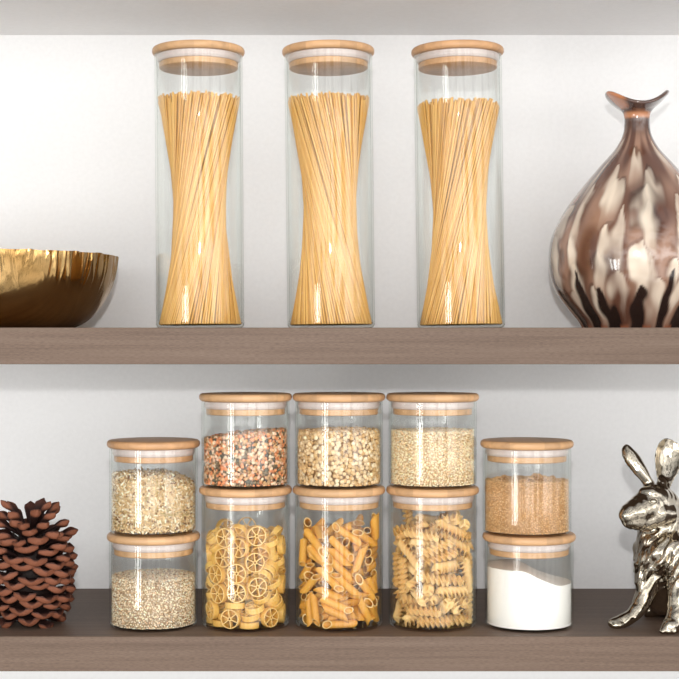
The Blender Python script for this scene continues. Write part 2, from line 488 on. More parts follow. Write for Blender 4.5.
WHEELS = "5,418,113,54,-54,-46,-46 -220,357,110,27,-11,70,-66 -145,-394,110,70,62,-35,11 63,-350,35,44,0,0,-90 -61,273,35,31,0,0,-95 -131,61,35,69,0,0,73 162,287,35,97,0,0,-24 200,190,105,100,0,0,5 276,45,35,0,-7,-100,0 292,-302,110,53,71,3,46 -341,-10,35,0,74,-67,0 -251,-213,35,0,-32,-95,0 199,-181,71,96,-8,15,23 -13,-81,76,60,20,-4,77 -189,-222,107,1,87,-49,-2 358,216,112,55,-68,29,-40 292,233,251,57,-19,-43,68 99,62,116,11,-42,-40,81 342,23,180,64,-32,64,-29 -321,163,106,89,-38,-18,20 229,-160,132,58,4,17,80 291,-175,301,34,0,-34,88 418,-40,113,45,50,-48,-56 -366,-202,180,69,-18,68,17 217,190,250,69,-10,-46,55 -357,217,234,60,5,74,-32 -125,-246,174,100,0,2,-7 75,-340,140,15,-98,5,-6 327,-132,255,46,26,22,-82 -91,212,105,0,0,0,-100 -102,-338,252,41,-3,-3,-91 25,-76,175,77,10,32,-55 -352,4,167,29,-77,54,17 58,415,327,47,38,-59,54 64,338,180,70,70,5,-11 -157,314,242,24,-54,-80,2 239,-31,360,49,-49,11,71 28,192,225,9,-82,51,-25 -280,-311,382,14,58,43,-68 122,-329,225,14,-97,-18,-10 204,164,362,27,-92,11,-26 -21,358,437,36,-13,-52,76 190,-296,359,94,31,-14,4 134,-21,249,59,-14,22,-76 -127,278,298,10,22,-10,96 -74,168,339,19,-26,-94,-1 -127,80,184,83,48,-22,-17 -302,183,406,95,-20,14,20 275,-219,353,28,-2,-34,90 103,-113,420,56,22,-32,-73 181,305,530,66,2,-6,-75 -219,-137,237,26,3,-36,-89 73,125,435,86,12,-35,34 -4,-192,305,15,68,70,-14 -351,6,446,78,-35,24,45 -159,-44,272,78,-21,-30,-51 -348,54,298,20,-49,81,27 152,-391,470,62,46,54,-33 169,313,376,16,54,-55,62 -33,61,528,45,-30,-3,-84 308,-175,504,20,24,25,-92 131,-67,532,24,86,33,30 -119,-142,406,95,4,6,29 -72,-411,407,69,71,-14,1 -336,-102,351,85,5,-15,-51 166,312,598,47,-6,0,88 -56,-343,401,66,-67,-16,-29 -301,-292,602,41,72,10,-56 170,309,669,100,-3,-5,-1 -328,-133,515,2,22,-40,89 170,123,409,4,-78,-51,-37 -131,42,406,22,8,40,-88 -223,-269,540,49,-1,-72,49 416,-45,450,26,70,21,63 -191,285,436,7,23,-96,14 -64,263,580,10,98,-17,-9 -110,-79,478,6,29,-95,-4 328,163,441,28,-42,11,-85 -163,65,628,12,-55,17,81 -315,156,592,57,-20,-15,-78 -54,271,649,13,82,-56,-4 -331,130,517,21,95,-21,-3 364,203,622,51,65,-16,-54 -416,-36,806,3,-68,-3,-74 -348,-59,641,18,63,-71,27 -28,-262,580,14,-16,-97,-14 -278,213,635,1,33,91,-26 -171,305,502,4,47,87,-15 -140,395,629,65,-58,-44,-20 -47,-203,529,19,-58,-79,-6 199,-290,562,18,8,-90,38 276,-208,657,38,63,-65,19 78,259,768,67,-14,1,-73 -24,210,726,88,-12,5,-45 -8,384,771,62,64,-14,42 7,52,593,94,-21,22,-16 -111,1,756,81,22,5,55 243,-253,612,37,59,-68,21 323,141,662,66,-44,59,-9 76,10,756,36,51,2,-78 171,86,607,31,4,29,90 351,-2,589,29,92,-15,24 -305,-191,920,36,36,-5,-86 341,-80,721,92,12,-16,35 185,84,689,13,1,-96,26 273,-100,774,57,18,7,-80 -346,73,723,40,-61,64,22 -71,-412,628,55,-44,53,47 -279,-145,758,13,-73,42,52 -217,-359,799,48,-66,-21,-54 188,-307,837,13,13,-86,48 125,-400,748,70,-64,-31,-11 274,145,806,12,76,52,37 63,-133,693,41,70,32,-49 -390,154,935,71,22,67,-5 18,-279,689,68,17,-27,66 63,-268,941,29,15,-14,-93 19,-161,840,96,11,7,-23 -200,-367,1022,67,69,-10,-24 -42,-379,908,21,52,47,-69 312,225,973,81,-46,26,-28 -166,-217,830,52,72,12,-45 -187,-288,762,63,38,-61,30 -151,-137,625,20,-13,92,-30 116,298,905,36,-83,42,-7 -74,-3,819,59,22,-3,78 -265,227,706,25,87,-43,4 -282,2,904,70,-71,-6,0 247,-135,832,14,-96,-20,-14 -99,-117,963,11,-13,0,-98 213,361,817,70,56,-44,10 227,106,849,36,11,92,15 92,176,908,15,10,93,32 -248,334,820,67,-63,-40,5 6,-145,1053,8,-71,66,24 343,0,1014,57,-43,-21,66 143,-394,1044,53,63,-27,50 413,-57,900,74,14,66,5 -346,-116,1012,92,20,-33,-13 -128,233,889,13,50,-85,2 -259,156,916,66,44,-43,-43 162,13,1002,80,-8,60,1 -141,215,822,95,-11,8,-28 239,-170,894,7,-77,-60,-18 -268,315,1048,75,-55,-35,11 -97,287,948,55,-15,-2,-82 -13,411,1055,64,-77,-1,2 18,-5,948,70,-66,9,-27 -55,-314,1065,74,-50,-6,-46 282,-215,963,33,15,12,-92 173,-222,1068,79,0,20,-58 6,76,987,62,-66,-7,-42"
PENNE = "376,-134,163,32,0,-40,86 -171,-155,43,4,62,-34,71 10,-361,43,44,-61,35,-56 112,-100,43,44,24,67,-55 -243,293,43,3,53,47,71 266,187,43,64,-69,15,30 229,-136,100,7,-59,-3,80 40,127,105,70,-22,-58,34 401,-11,164,41,17,-36,82 31,205,145,55,49,-30,-60 -141,-81,106,50,27,74,35 -9,-304,134,6,-86,-5,50 290,-294,188,96,20,-19,-4 -149,127,43,57,-22,-67,42 -79,25,93,6,-77,-19,60 227,150,152,53,59,17,-59 -45,98,214,68,40,-61,2 -272,-324,198,38,3,-5,-92 96,-254,100,59,-65,-48,6 284,87,191,5,31,65,-69 -59,-211,231,14,79,12,-58 383,114,163,91,38,13,-4 -90,309,43,10,-60,-37,-70 -8,256,86,56,54,-30,-54 201,-208,166,25,74,-50,38 156,-46,115,8,60,-9,-79 -182,-88,248,54,-33,-77,4 -45,-385,177,55,-2,83,-8 -105,274,327,32,-32,-87,20 -246,172,132,46,-47,54,52 92,-249,259,37,-45,-59,56 70,294,174,34,-50,-36,72 -387,-46,125,44,-22,-48,-73 -89,-224,131,34,-62,-51,50 -23,-388,262,52,41,-37,-65 -3,336,122,73,-2,-64,23 -97,-375,386,14,51,-23,-82 190,-110,339,26,38,-6,-89 258,68,279,0,-65,-32,-69 -309,-15,272,18,-34,-75,-53 -119,-146,195,25,49,41,73 -363,137,118,41,40,-74,36 193,-26,358,46,40,-22,-76 139,359,243,77,-30,-55,10 -244,293,327,48,-78,13,-39 -332,-262,198,96,-5,-2,27 -91,-282,379,13,64,-42,-63 -373,79,288,13,-30,-69,-65 -15,-241,332,9,-73,19,65 46,60,236,57,-66,24,-42 -223,16,283,84,53,-12,10 -253,2,444,65,10,-56,50 366,-168,443,11,-62,-69,-37 -93,370,202,34,-49,-42,68 -283,-187,248,63,60,14,47 -282,52,335,54,42,36,-63 161,-222,358,8,-62,21,76 -316,219,441,51,7,-62,59 182,142,370,62,62,37,30 -272,138,406,41,-26,-73,48 -39,-61,457,35,-43,-42,-72 296,-271,446,38,-64,66,3 97,283,257,33,-48,61,-54 143,264,335,52,72,27,37 311,288,540,27,2,-2,96 -163,303,444,10,-33,-40,85 272,-19,423,78,-54,23,25 -38,152,332,4,70,-21,68 -313,56,492,36,3,-88,30 -172,-5,365,42,-88,-7,-21 80,-283,505,30,76,-19,-54 396,-64,456,7,-31,-87,-38 -320,-238,482,90,35,25,2 -101,-389,551,29,77,49,27 217,316,313,65,-59,-25,42 199,48,555,50,25,-68,47 239,201,413,80,-26,-53,-8 195,-139,454,18,19,-71,66 88,35,526,23,-4,-56,80 -49,298,624,25,-29,-60,70 -40,94,398,9,-7,48,87 46,64,395,21,-12,-52,-82 -29,-124,529,23,78,-43,38 331,-16,494,68,-68,28,0 79,375,434,38,-52,59,-50 269,-3,555,66,47,-53,27 42,267,542,32,-42,54,-65 -128,-131,754,24,19,-55,78 -133,-124,487,57,-29,54,54 349,83,646,83,-21,-34,-39 -371,-131,613,85,38,28,-25 -178,-217,551,30,35,-71,54 363,220,526,86,2,2,-52 -107,64,449,16,38,-77,48 55,-298,587,35,55,28,70 -261,-103,539,62,-69,38,-5 -43,-218,591,40,45,68,42 71,-395,504,18,-88,27,-35 -233,264,585,29,-13,88,36 154,393,660,25,-8,1,96 -342,246,684,10,99,-9,-6 -340,-17,689,11,-13,60,-78 -3,-67,658,66,-22,70,18 137,123,618,15,-57,-54,60 8,-402,682,81,-18,-35,43 210,266,634,98,12,-2,-15 -377,137,863,87,-38,1,-30 -141,368,640,39,-71,52,-26 82,-202,767,62,-41,38,-55 -318,-39,608,61,-68,-41,1 82,-177,646,52,6,-67,52 141,110,712,59,13,-54,-59 101,287,657,24,-95,-20,-2 -79,306,709,66,51,-48,-28 -98,219,936,3,-63,-18,-76 269,65,775,39,22,54,72 354,-144,661,65,73,-5,-21 -124,96,577,61,-12,75,23 115,221,1080,80,37,44,14 -210,-339,781,60,12,-39,-69 -2,89,707,11,34,34,-87 -149,372,784,59,-19,-35,70 101,315,792,6,-71,5,-70 145,111,850,89,-18,33,27 -263,-301,955,61,5,-41,-68 -411,-89,814,13,-73,-66,-8 135,359,901,7,-68,34,-64 -113,229,783,29,68,67,2 -238,-245,769,41,-17,85,-28 138,-49,807,39,33,-55,-66 247,298,974,37,-54,13,74 230,41,868,8,10,74,66 371,-84,752,37,51,52,-58 413,85,1059,12,-92,37,8 410,-99,1077,2,-34,-93,-14 153,-234,673,48,-9,85,21 -232,73,823,63,53,-55,-8 -178,128,731,62,18,-43,-64 104,-290,803,82,26,-40,-32 -275,35,720,51,-57,16,62 367,-102,837,38,55,48,-57 -1,29,936,36,60,-62,36 421,-12,1084,0,-7,-99,-14 -300,-11,977,33,-56,-74,19 222,-118,1040,52,-30,53,59 -34,-188,931,21,66,36,-63 188,47,1000,42,-78,38,-28 113,-125,731,42,64,46,45 54,303,878,3,67,-25,70 -186,8,788,57,-72,17,-36 237,-343,786,95,-7,20,25 -145,-142,861,28,76,-4,58 181,257,1034,55,-32,-3,-77 -106,-66,920,82,56,-12,-7 -177,210,1067,70,-65,13,26 -4,-402,811,2,92,3,40 47,-237,1083,46,-82,-27,22 11,-75,1021,62,59,4,52 -223,-227,1046,28,-33,45,78 -112,145,986,40,65,-64,12 49,111,897,13,-59,53,59 110,-156,971,11,-42,-57,70 -233,122,1007,43,-43,38,70 -283,-139,947,15,80,-39,44 89,-353,1059,71,-27,-39,52 298,-24,792,6,68,72,-14 84,-265,908,83,50,-13,18 173,121,1045,16,69,31,63 32,-399,896,31,51,77,24 -363,38,1107,28,20,-51,79 298,-256,1005,40,-87,6,-30 -95,-42,1065,48,-50,-2,-72 240,-217,918,64,71,-26,-14 324,-100,1055,46,36,50,-64 -292,62,1041,41,-32,21,-83 -118,365,1004,69,4,67,27"
FUSILLI = "402,28,202,6,0,-1,100 -237,103,64,64,-14,-69,-30 247,-42,64,41,37,-60,-57 -57,94,148,68,50,-17,51 165,-227,64,59,-39,59,-38 -116,341,64,49,64,-30,-51 -360,86,160,13,-18,-45,-87 4,-357,64,10,-70,9,-70 -196,175,192,59,51,49,-39 -162,-184,75,16,44,53,71 204,301,133,41,25,-50,-72 -310,-60,205,72,-19,-17,65 278,63,199,20,-5,-73,66 -184,-28,317,72,38,58,-4 -122,-339,193,12,61,-34,-70 173,165,64,50,-69,-16,50 -186,-178,244,21,-77,28,-53 12,216,186,31,-62,31,65 -321,176,408,32,-11,84,43 116,-232,207,62,31,44,-57 36,256,307,67,68,-4,28 57,-151,299,67,-56,46,13 245,244,326,22,57,-37,70 -158,49,420,90,14,-41,8 287,-32,316,16,18,-52,-82 -143,378,458,35,0,0,-94 225,-181,294,23,77,-50,32 251,258,454,66,-62,-39,16 -181,-228,370,14,8,-57,-80 195,-303,394,71,24,-64,16 -103,241,383,20,31,46,81 -61,-250,440,49,49,-55,47 209,118,535,64,15,50,56 -350,-198,577,89,-6,0,46 402,25,603,64,1,-2,77 -162,204,493,34,-70,25,58 -29,-359,555,23,-69,34,-60 0,302,594,55,61,-25,-52 -226,123,574,17,53,-35,75 68,-88,506,44,79,42,-7 135,224,596,65,-18,73,12 143,-246,539,24,60,-26,-72 266,40,643,34,92,-5,-17 -164,-200,528,16,-43,-32,-83 367,-154,572,6,-5,-16,98 -249,-84,659,71,-67,2,20 126,-270,670,61,70,-8,-37 -396,-38,614,24,-2,-14,-96 33,-174,750,58,42,39,58 204,187,782,49,34,36,-72 -179,-61,768,81,-2,-56,18 174,5,741,66,-46,-58,9 -199,177,728,24,57,8,78 76,-300,801,59,42,41,55 257,-58,888,54,60,-29,-51 -90,42,831,58,-51,-55,32 101,389,850,0,-96,26,-3 -55,279,733,60,-54,-45,38 -271,-261,834,74,-7,-40,-54 -26,402,845,29,2,-1,-96 22,-363,899,21,79,-25,-52 243,-95,1017,60,-40,66,-24 -261,250,841,52,77,-17,-32 229,-204,940,61,44,-21,-62 155,162,942,55,52,-4,65 -94,-257,923,30,-45,-48,69 300,208,908,16,26,-79,-53 -63,-97,905,8,76,43,-47 188,-314,1098,38,-82,19,-39 -42,268,1145,75,43,-48,17 -291,-46,942,20,24,-70,-64 358,-7,1117,19,-21,73,62 -238,100,949,60,26,68,-35 272,287,1163,46,6,-19,-86 -117,290,1003,87,-15,-20,-43 -268,300,1125,7,-30,95,3 111,234,1044,4,-42,-43,80 -257,36,1071,45,-60,-44,49 4,-180,1127,16,-85,24,44 -133,147,1019,38,39,-27,-80 -257,-146,1097,52,-33,-79,-4 198,148,1190,46,-24,-73,-44 -135,-332,1059,66,34,67,6 187,-57,1147,81,50,27,-12"
wm, pm, fm = wheel_mesh(), penne_mesh(), fusilli_mesh()
CUT = mat_pasta('pale_cut_edge', (.82, .52, .19), (.90, .67, .34))
wm.materials.append(mat_pasta('cartwheel_dough', (.74, .41, .085), (.86, .56, .17)))
pm.materials.append(mat_pasta('penne_dough', (.64, .28, .035), (.80, .42, .08)))
fm.materials.append(mat_pasta('fusilli_dough', (.78, .48, .17), (.88, .62, .29)))
for me_ in (wm, pm):          # the sawn ends of dried pasta are paler than its skin
    me_.materials.append(CUT)
    if me_ is wm:
        for f in me_.polygons: f.material_index = 1 if abs(f.normal.z) > .8 else 0
    else:
        for f in me_.polygons:
            rr = [math.hypot(me_.vertices[v].co.x, me_.vertices[v].co.y) for v in f.vertices]
            f.material_index = 1 if max(rr) - min(rr) > .0008 else 0
poured(WHEELS, 'b0', wm, 'cartwheel_pasta', 'yellow cartwheel pasta piece with six spokes in its jar', 'pasta', 'cartwheel pasta in the jar under the lentils')
poured(PENNE, 'c0', pm, 'penne_pasta', 'golden penne tube with slanted ends in the centre jar', 'pasta', 'penne in the centre jar')
poured(FUSILLI, 'd0', fm, 'fusilli_pasta', 'pale spiral fusilli piece in the jar under the couscous', 'pasta', 'fusilli in the jar under the couscous')

# ------------------------------------------------------------------ grains (nobody could count them)
def ico(sub):
    bm = bmesh.new(); bmesh.ops.create_icosphere(bm, subdivisions=sub, radius=1)
    bm.verts.ensure_lookup_table()
    v = np.array([tuple(p.co) for p in bm.verts]); f = np.array([[q.index for q in g.verts] for g in bm.faces]); bm.free()
    return v, f

def rand_rot(rng, n):
    q = rng.normal(size=(n, 4)); q /= np.linalg.norm(q, axis=1)[:, None]
    w, x, y, z = q.T
    return np.stack([np.stack([1-2*(y*y+z*z), 2*(x*y-z*w), 2*(x*z+y*w)], 1), np.stack([2*(x*y+z*w), 1-2*(x*x+z*z), 2*(y*z-x*w)], 1),
                     np.stack([2*(x*z-y*w), 2*(y*z+x*w), 1-2*(x*x+y*y)], 1)], 1)

def core(fill, inset, nr=10, nt=64, zb=BASE):
    """solid filling under the outer grains"""
    V, Fc = [], []
    rr = RI - inset
    V.append((0, 0, zb + inset)); 
    for k in range(nt):
        a = 2*PI*k/nt; V.append((rr*math.cos(a), rr*math.sin(a), zb + inset))
    for k in range(nt): Fc.append((0, 1 + (k+1) % nt, 1 + k))
    prev = list(range(1, nt + 1))
    for i in range(nr, 0, -1):
        cur = []
        for k in range(nt):
            a = 2*PI*k/nt; x, y = rr*i/nr*math.cos(a), rr*i/nr*math.sin(a)
            cur.append(len(V)); V.append((x, y, max(fill(x, y) - inset, zb + inset + .001)))
        for k in range(nt): Fc.append((prev[k], prev[(k+1) % nt], cur[(k+1) % nt], cur[k]))
        prev = cur
    c = len(V); V.append((0, 0, fill(0, 0) - inset))
    for k in range(nt): Fc.append((prev[k], prev[(k+1) % nt], c))
    return np.array(V), Fc

def grains(name, key, fill, size, pitch, palette, weights, label, cat, seed, sub=1, layers=2, mat=None, jitter=.5, flat=False, core_col=None, vary=.12):
    rng = np.random.default_rng(seed)
    x0, y0, z0 = jar_xyz[key]
    sx = max(size)
    pts = []
    for L in range(layers):
        rr = RI - .0002 - min(size) * (1.05 if L == 0 else 1.0) - L * pitch * .75
        nt = int(2 * PI * rr / pitch)
        hmax = .1; nz = int(hmax / pitch)
        th, zz = np.meshgrid(np.arange(nt), np.arange(nz))
        th = (th + .5 * (zz % 2)).ravel(); zz = zz.ravel()
        a = (th + rng.uniform(-jitter, jitter, th.shape)) / nt * 2 * PI
        z = BASE + size[-1] * .9 + (zz + rng.uniform(-jitter, jitter, zz.shape)) * pitch
        z = np.maximum(z, BASE + size[-1] * .6)
        r = rr - np.abs(rng.normal(0, pitch * .12, a.shape))
        px, py = r * np.cos(a), r * np.sin(a)
        top = np.array([fill(u, v) for u, v in zip(px, py)])
        ok = z < top - size[-1] * .3
        pts.append(np.stack([px, py, z], 1)[ok])
    g = np.arange(-RI, RI, pitch * .9)
    gx, gy = np.meshgrid(g, g); gx = gx.ravel() + rng.uniform(-jitter, jitter, gx.size) * pitch; gy = gy.ravel() + rng.uniform(-jitter, jitter, gy.size) * pitch
    ok = np.hypot(gx, gy) < RI - sx
    gx, gy = gx[ok], gy[ok]
    gz = np.array([fill(u, v) for u, v in zip(gx, gy)]) + rng.normal(0, size[-1] * .35, gx.shape)
    pts.append(np.stack([gx, gy, gz], 1))
    pts = np.concatenate(pts); n = len(pts)
    V0, F0 = ico(sub)
    M = rand_rot(rng, n)
    if flat:   # thin grains pressed against the glass lie along it
        a = np.arctan2(pts[:, 1], pts[:, 0]); wall_on = (np.hypot(pts[:, 0], pts[:, 1]) > RI - sx * 1.2)
        e = np.stack([np.cos(a), np.sin(a), 0 * a], 1) + rng.normal(0, .26, (n, 3)); e /= np.linalg.norm(e, axis=1)[:, None]
        t = np.cross(e, rng.normal(size=(n, 3))); t /= np.linalg.norm(t, axis=1)[:, None]
        Mf = np.stack([t, np.cross(e, t), e], 2)
        M = np.where(wall_on[:, None, None], Mf, M)
    scl = np.array(size)[None, :] * rng.uniform(.85, 1.12, (n, 1))
    VV = np.einsum('nij,nkj->nki', M, V0[None] * scl[:, None, :]) + pts[:, None, :]
    # keep every grain inside the glass
    rad = np.hypot(VV[..., 0], VV[..., 1]); k = np.minimum(1, (RI - .0002) / np.maximum(rad, 1e-9))
    VV[..., 0] *= k; VV[..., 1] *= k; VV[..., 2] = np.maximum(VV[..., 2], BASE + .0002)
    FF = (F0[None] + (np.arange(n) * len(V0))[:, None, None]).reshape(-1, 3)
    pal = np.array(palette); idx = rng.choice(len(pal), n, p=np.array(weights) / sum(weights))
    cols = pal[idx] * (1 + rng.normal(0, vary, (n, 1)))
    cols = np.repeat(np.clip(cols, .005, .95), len(V0), 0)
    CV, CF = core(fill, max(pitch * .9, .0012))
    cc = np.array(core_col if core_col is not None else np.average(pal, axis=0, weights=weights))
    allv = np.concatenate([VV.reshape(-1, 3), CV]); off = n * len(V0)
    me = mesh_np(name, allv, FF.tolist() + [[i + off for i in f] for f in CF])
    set_color(me, np.concatenate([cols, np.tile(cc, (len(CV), 1))]))
    o = link_mesh(name, me, mat or M_GRAIN, None, (x0, y0, z0))
    return tag(o, label, cat, None, 'stuff')

M_GRAIN = mat_tone('dry_grain', .55, .35)
def fz(key, py):   # fill height seen at pixel row py where the contents touch the front of the glass
    x, y, z = jar_xyz[key]
    return EYE_Z - (py - HOR) / F_PX * (CAM_D + y - RI) - z
def lump(x, y, s, seed): return noise.noise(Vector((x * s, y * s, seed)))

h = fz('a1', 481)
grains('oat_groats', 'a1', lambda x, y: h + (.0035 if x < .012 else .0035 - (x - .012) * .26) - max(0, x) * 0.02 + lump(x, y, 60, 1) * .001, (.0010, .0010, .0031), .00255,
       [(.74, .54, .30), (.52, .32, .14), (.90, .78, .58), (.42, .31, .13), (.68, .48, .25), (.22, .11, .05)], [4, 2.6, 4, 1.2, 3, 1.2],
       'beige and olive oat groats filling the top jar of the left stack', 'grain', 1)
h1 = fz('a0', 580)
grains('quinoa', 'a0', lambda x, y: h1 - .0018 + lump(x, y, 50, 2) * .0008, (.00105, .00105, .0009), .00205, [(.80, .62, .42), (.88, .75, .57), (.66, .45, .27), (.34, .18, .09)], [4, 5, 2, .7],
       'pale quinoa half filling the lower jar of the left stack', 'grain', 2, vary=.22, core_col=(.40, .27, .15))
h2 = fz('b1', 437)
grains('mixed_lentils', 'b1', lambda x, y: h2 + x * .095 + (.001 if x > -.02 else 0) + lump(x, y, 60, 3) * .0012, (.0026, .0025, .0012), .0036,
       [(.74, .27, .11), (.72, .40, .20), (.82, .62, .42), (.50, .28, .12), (.10, .09, .06), (.22, .15, .08), (.80, .50, .34)], [4.2, 2.5, 2.4, 2, 1.2, 1.4, 2.5],
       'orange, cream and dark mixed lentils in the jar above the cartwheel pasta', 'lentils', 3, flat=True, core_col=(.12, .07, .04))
h3 = fz('c1', 434)
grains('split_peas', 'c1', lambda x, y: h3 + .0022 - (x * x + y * y) * 1.2 + x * .01 + lump(x, y, 60, 4) * .001, (.0031, .0030, .0017), .0043,
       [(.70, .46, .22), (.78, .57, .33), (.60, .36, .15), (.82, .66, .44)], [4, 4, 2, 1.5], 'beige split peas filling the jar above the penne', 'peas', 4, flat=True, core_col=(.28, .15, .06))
h4 = fz('d1', 433)
grains('couscous', 'd1', lambda x, y: h4 + x * .01 + lump(x, y, 55, 5) * .0008, (.00105, .00105, .00105), .0021, [(.88, .68, .42), (.92, .78, .56), (.80, .54, .29), (.12, .08, .05)], [5, 4, 2, .07],
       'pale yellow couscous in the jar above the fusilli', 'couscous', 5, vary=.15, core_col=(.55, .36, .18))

# brown sugar: fine crystals with damp clumps lying on top
x5, y5, z5 = jar_xyz['e1']; h5 = fz('e1', 483)
clumps = [(.010, -.006, .0062), (.017, -.012, .0048), (.002, -.020, .0040), (.0135, .006, .0052), (-.033, -.010, .0038), (-.026, .002, .0042), (-.008, -.030, .0030), (.024, -.020, .0032), (.030, .004, .0035), (-.038, -.018, .0028)]
def sugar_fill(x, y):
    z = h5 - .001 + lump(x, y, 90, 6) * .0016 + lump(x, y, 240, 7) * .0008
    for cx, cy, cr in clumps:
        d = math.hypot(x - cx, y - cy) / cr
        if d < 1.25: z = max(z, h5 - .001 + cr * 1.25 * math.sqrt(max(0, 1 - (d / 1.25) ** 2)))
    return z
grains('brown_sugar', 'e1', sugar_fill, (.0008, .0007, .0007), .00145, [(.66, .39, .175), (.74, .47, .23), (.56, .31, .13), (.82, .58, .33)], [4, 3, 2.4, 1.2],
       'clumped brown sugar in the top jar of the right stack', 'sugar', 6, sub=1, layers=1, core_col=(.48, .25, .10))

# flour: soft white powder with a sloping surface
x6, y6, z6 = jar_xyz['e0']; hL, hR = fz('e0', 571), fz('e0', 587)
def flour_fill(x, y):
    t = min(1, max(0, (x + .02) / .055)); s = t * t * (3 - 2 * t)
    return hL + (hR - hL) * s - .0005 + lump(x, y, 45, 8) * .0014 + max(0, y) * .03
V, Fc = core(flour_fill, .0003, nr=40, nt=128)
V[:, 2] += 0
me = mesh_np('flour', V, Fc)
m, n, b, o = new_mat('white_flour')
b.inputs['Base Color'].default_value = (.90, .865, .82, 1); b.inputs['Roughness'].default_value = .9; b.inputs['Specular IOR Level'].default_value = .1
tc = n('ShaderNodeTexCoord'); z = n('ShaderNodeTexNoise'); z.inputs['Scale'].default_value = 420; z.inputs['Detail'].default_value = 4; n.link(tc.outputs['Object'], z.inputs['Vector'])
bp = n('ShaderNodeBump'); bp.inputs['Strength'].default_value = .35; bp.inputs['Distance'].default_value = .0008; n.link(z.outputs[0], bp.inputs['Height']); n.link(bp.outputs[0], b.inputs['Normal'])
fo = link_mesh('flour', me, m, None, (x6, y6, z6)); sharp(fo, 50)
tag(fo, 'white flour with a sloping surface in the lower right jar', 'flour', None, 'stuff')

# ------------------------------------------------------------------ bronze bowl
def bowl():
    y = .1625; c = P(-10, 327.5, y); RM, H = .1540, .0890
    rnd = random.Random(4)
    outer = []
    for i in range(41):
        t = i / 40
        # from the flat foot up to a nearly upright rim
        a = t * R(84)
        outer.append((.088 + (RM - .088) * math.sin(a) / math.sin(R(84)), H * (1 - math.cos(a)) / (1 - math.cos(R(84)))))
    outer[0] = (.088, 0)
    inner = [(max(r - .0035, 0), z + .003 if z < .01 else z) for r, z in outer[::-1]]
    inner[0] = (RM - .003, H)
    prof = [(0, 0.0012), (.075, .0012), (.080, 0)] + outer + inner + [(0, .004)]
    n0, n1 = 3, 3 + len(outer)
    marks = []
    for k in range(150):
        th = rnd.uniform(0, 2*PI)
        marks.append((th, rnd.uniform(.18, .62) * H if rnd.random() < .6 else rnd.uniform(.06, .16) * H, rnd.uniform(-.07, .07), rnd.choice((-1, 1, 1)) * rnd.uniform(.0006, .0016), rnd.uniform(.007, .014)))
    def fr(t, i, r, z):
        if n0 <= i < n1:
            d = 0
            for th, ln, sl, dp, wd in marks:
                u = (H - z) / ln
                if u > 1.1: continue
                da = (t - th - sl * u * u + PI) % (2*PI) - PI
                if abs(da) < wd * 2.5: d += dp * math.exp(-(da / wd) ** 2 * 1.5) * max(0, 1 - u ** 3)
            r += d + .0007 * noise.noise(Vector((math.cos(t) * 5, math.sin(t) * 5, z * 40)))
        if i >= n1 - 3 and z > H * .9: z += .0012 * noise.noise(Vector((math.cos(t) * 9, math.sin(t) * 9, 3.0))) 
        return r, z
    o = from_bm('bowl', lathe_bm(prof, 720, fr), mat_metal('aged_bronze', (.40, .225, .075), (.56, .375, .165), .17, 90, .16, (1, 1, .4), 1.6), None, (c.x, y, SHELF_UP))
    sharp(o, 60)
    tag(o, 'bronze metal bowl with gouged rim at the left of the upper shelf', 'bowl')
bowl()

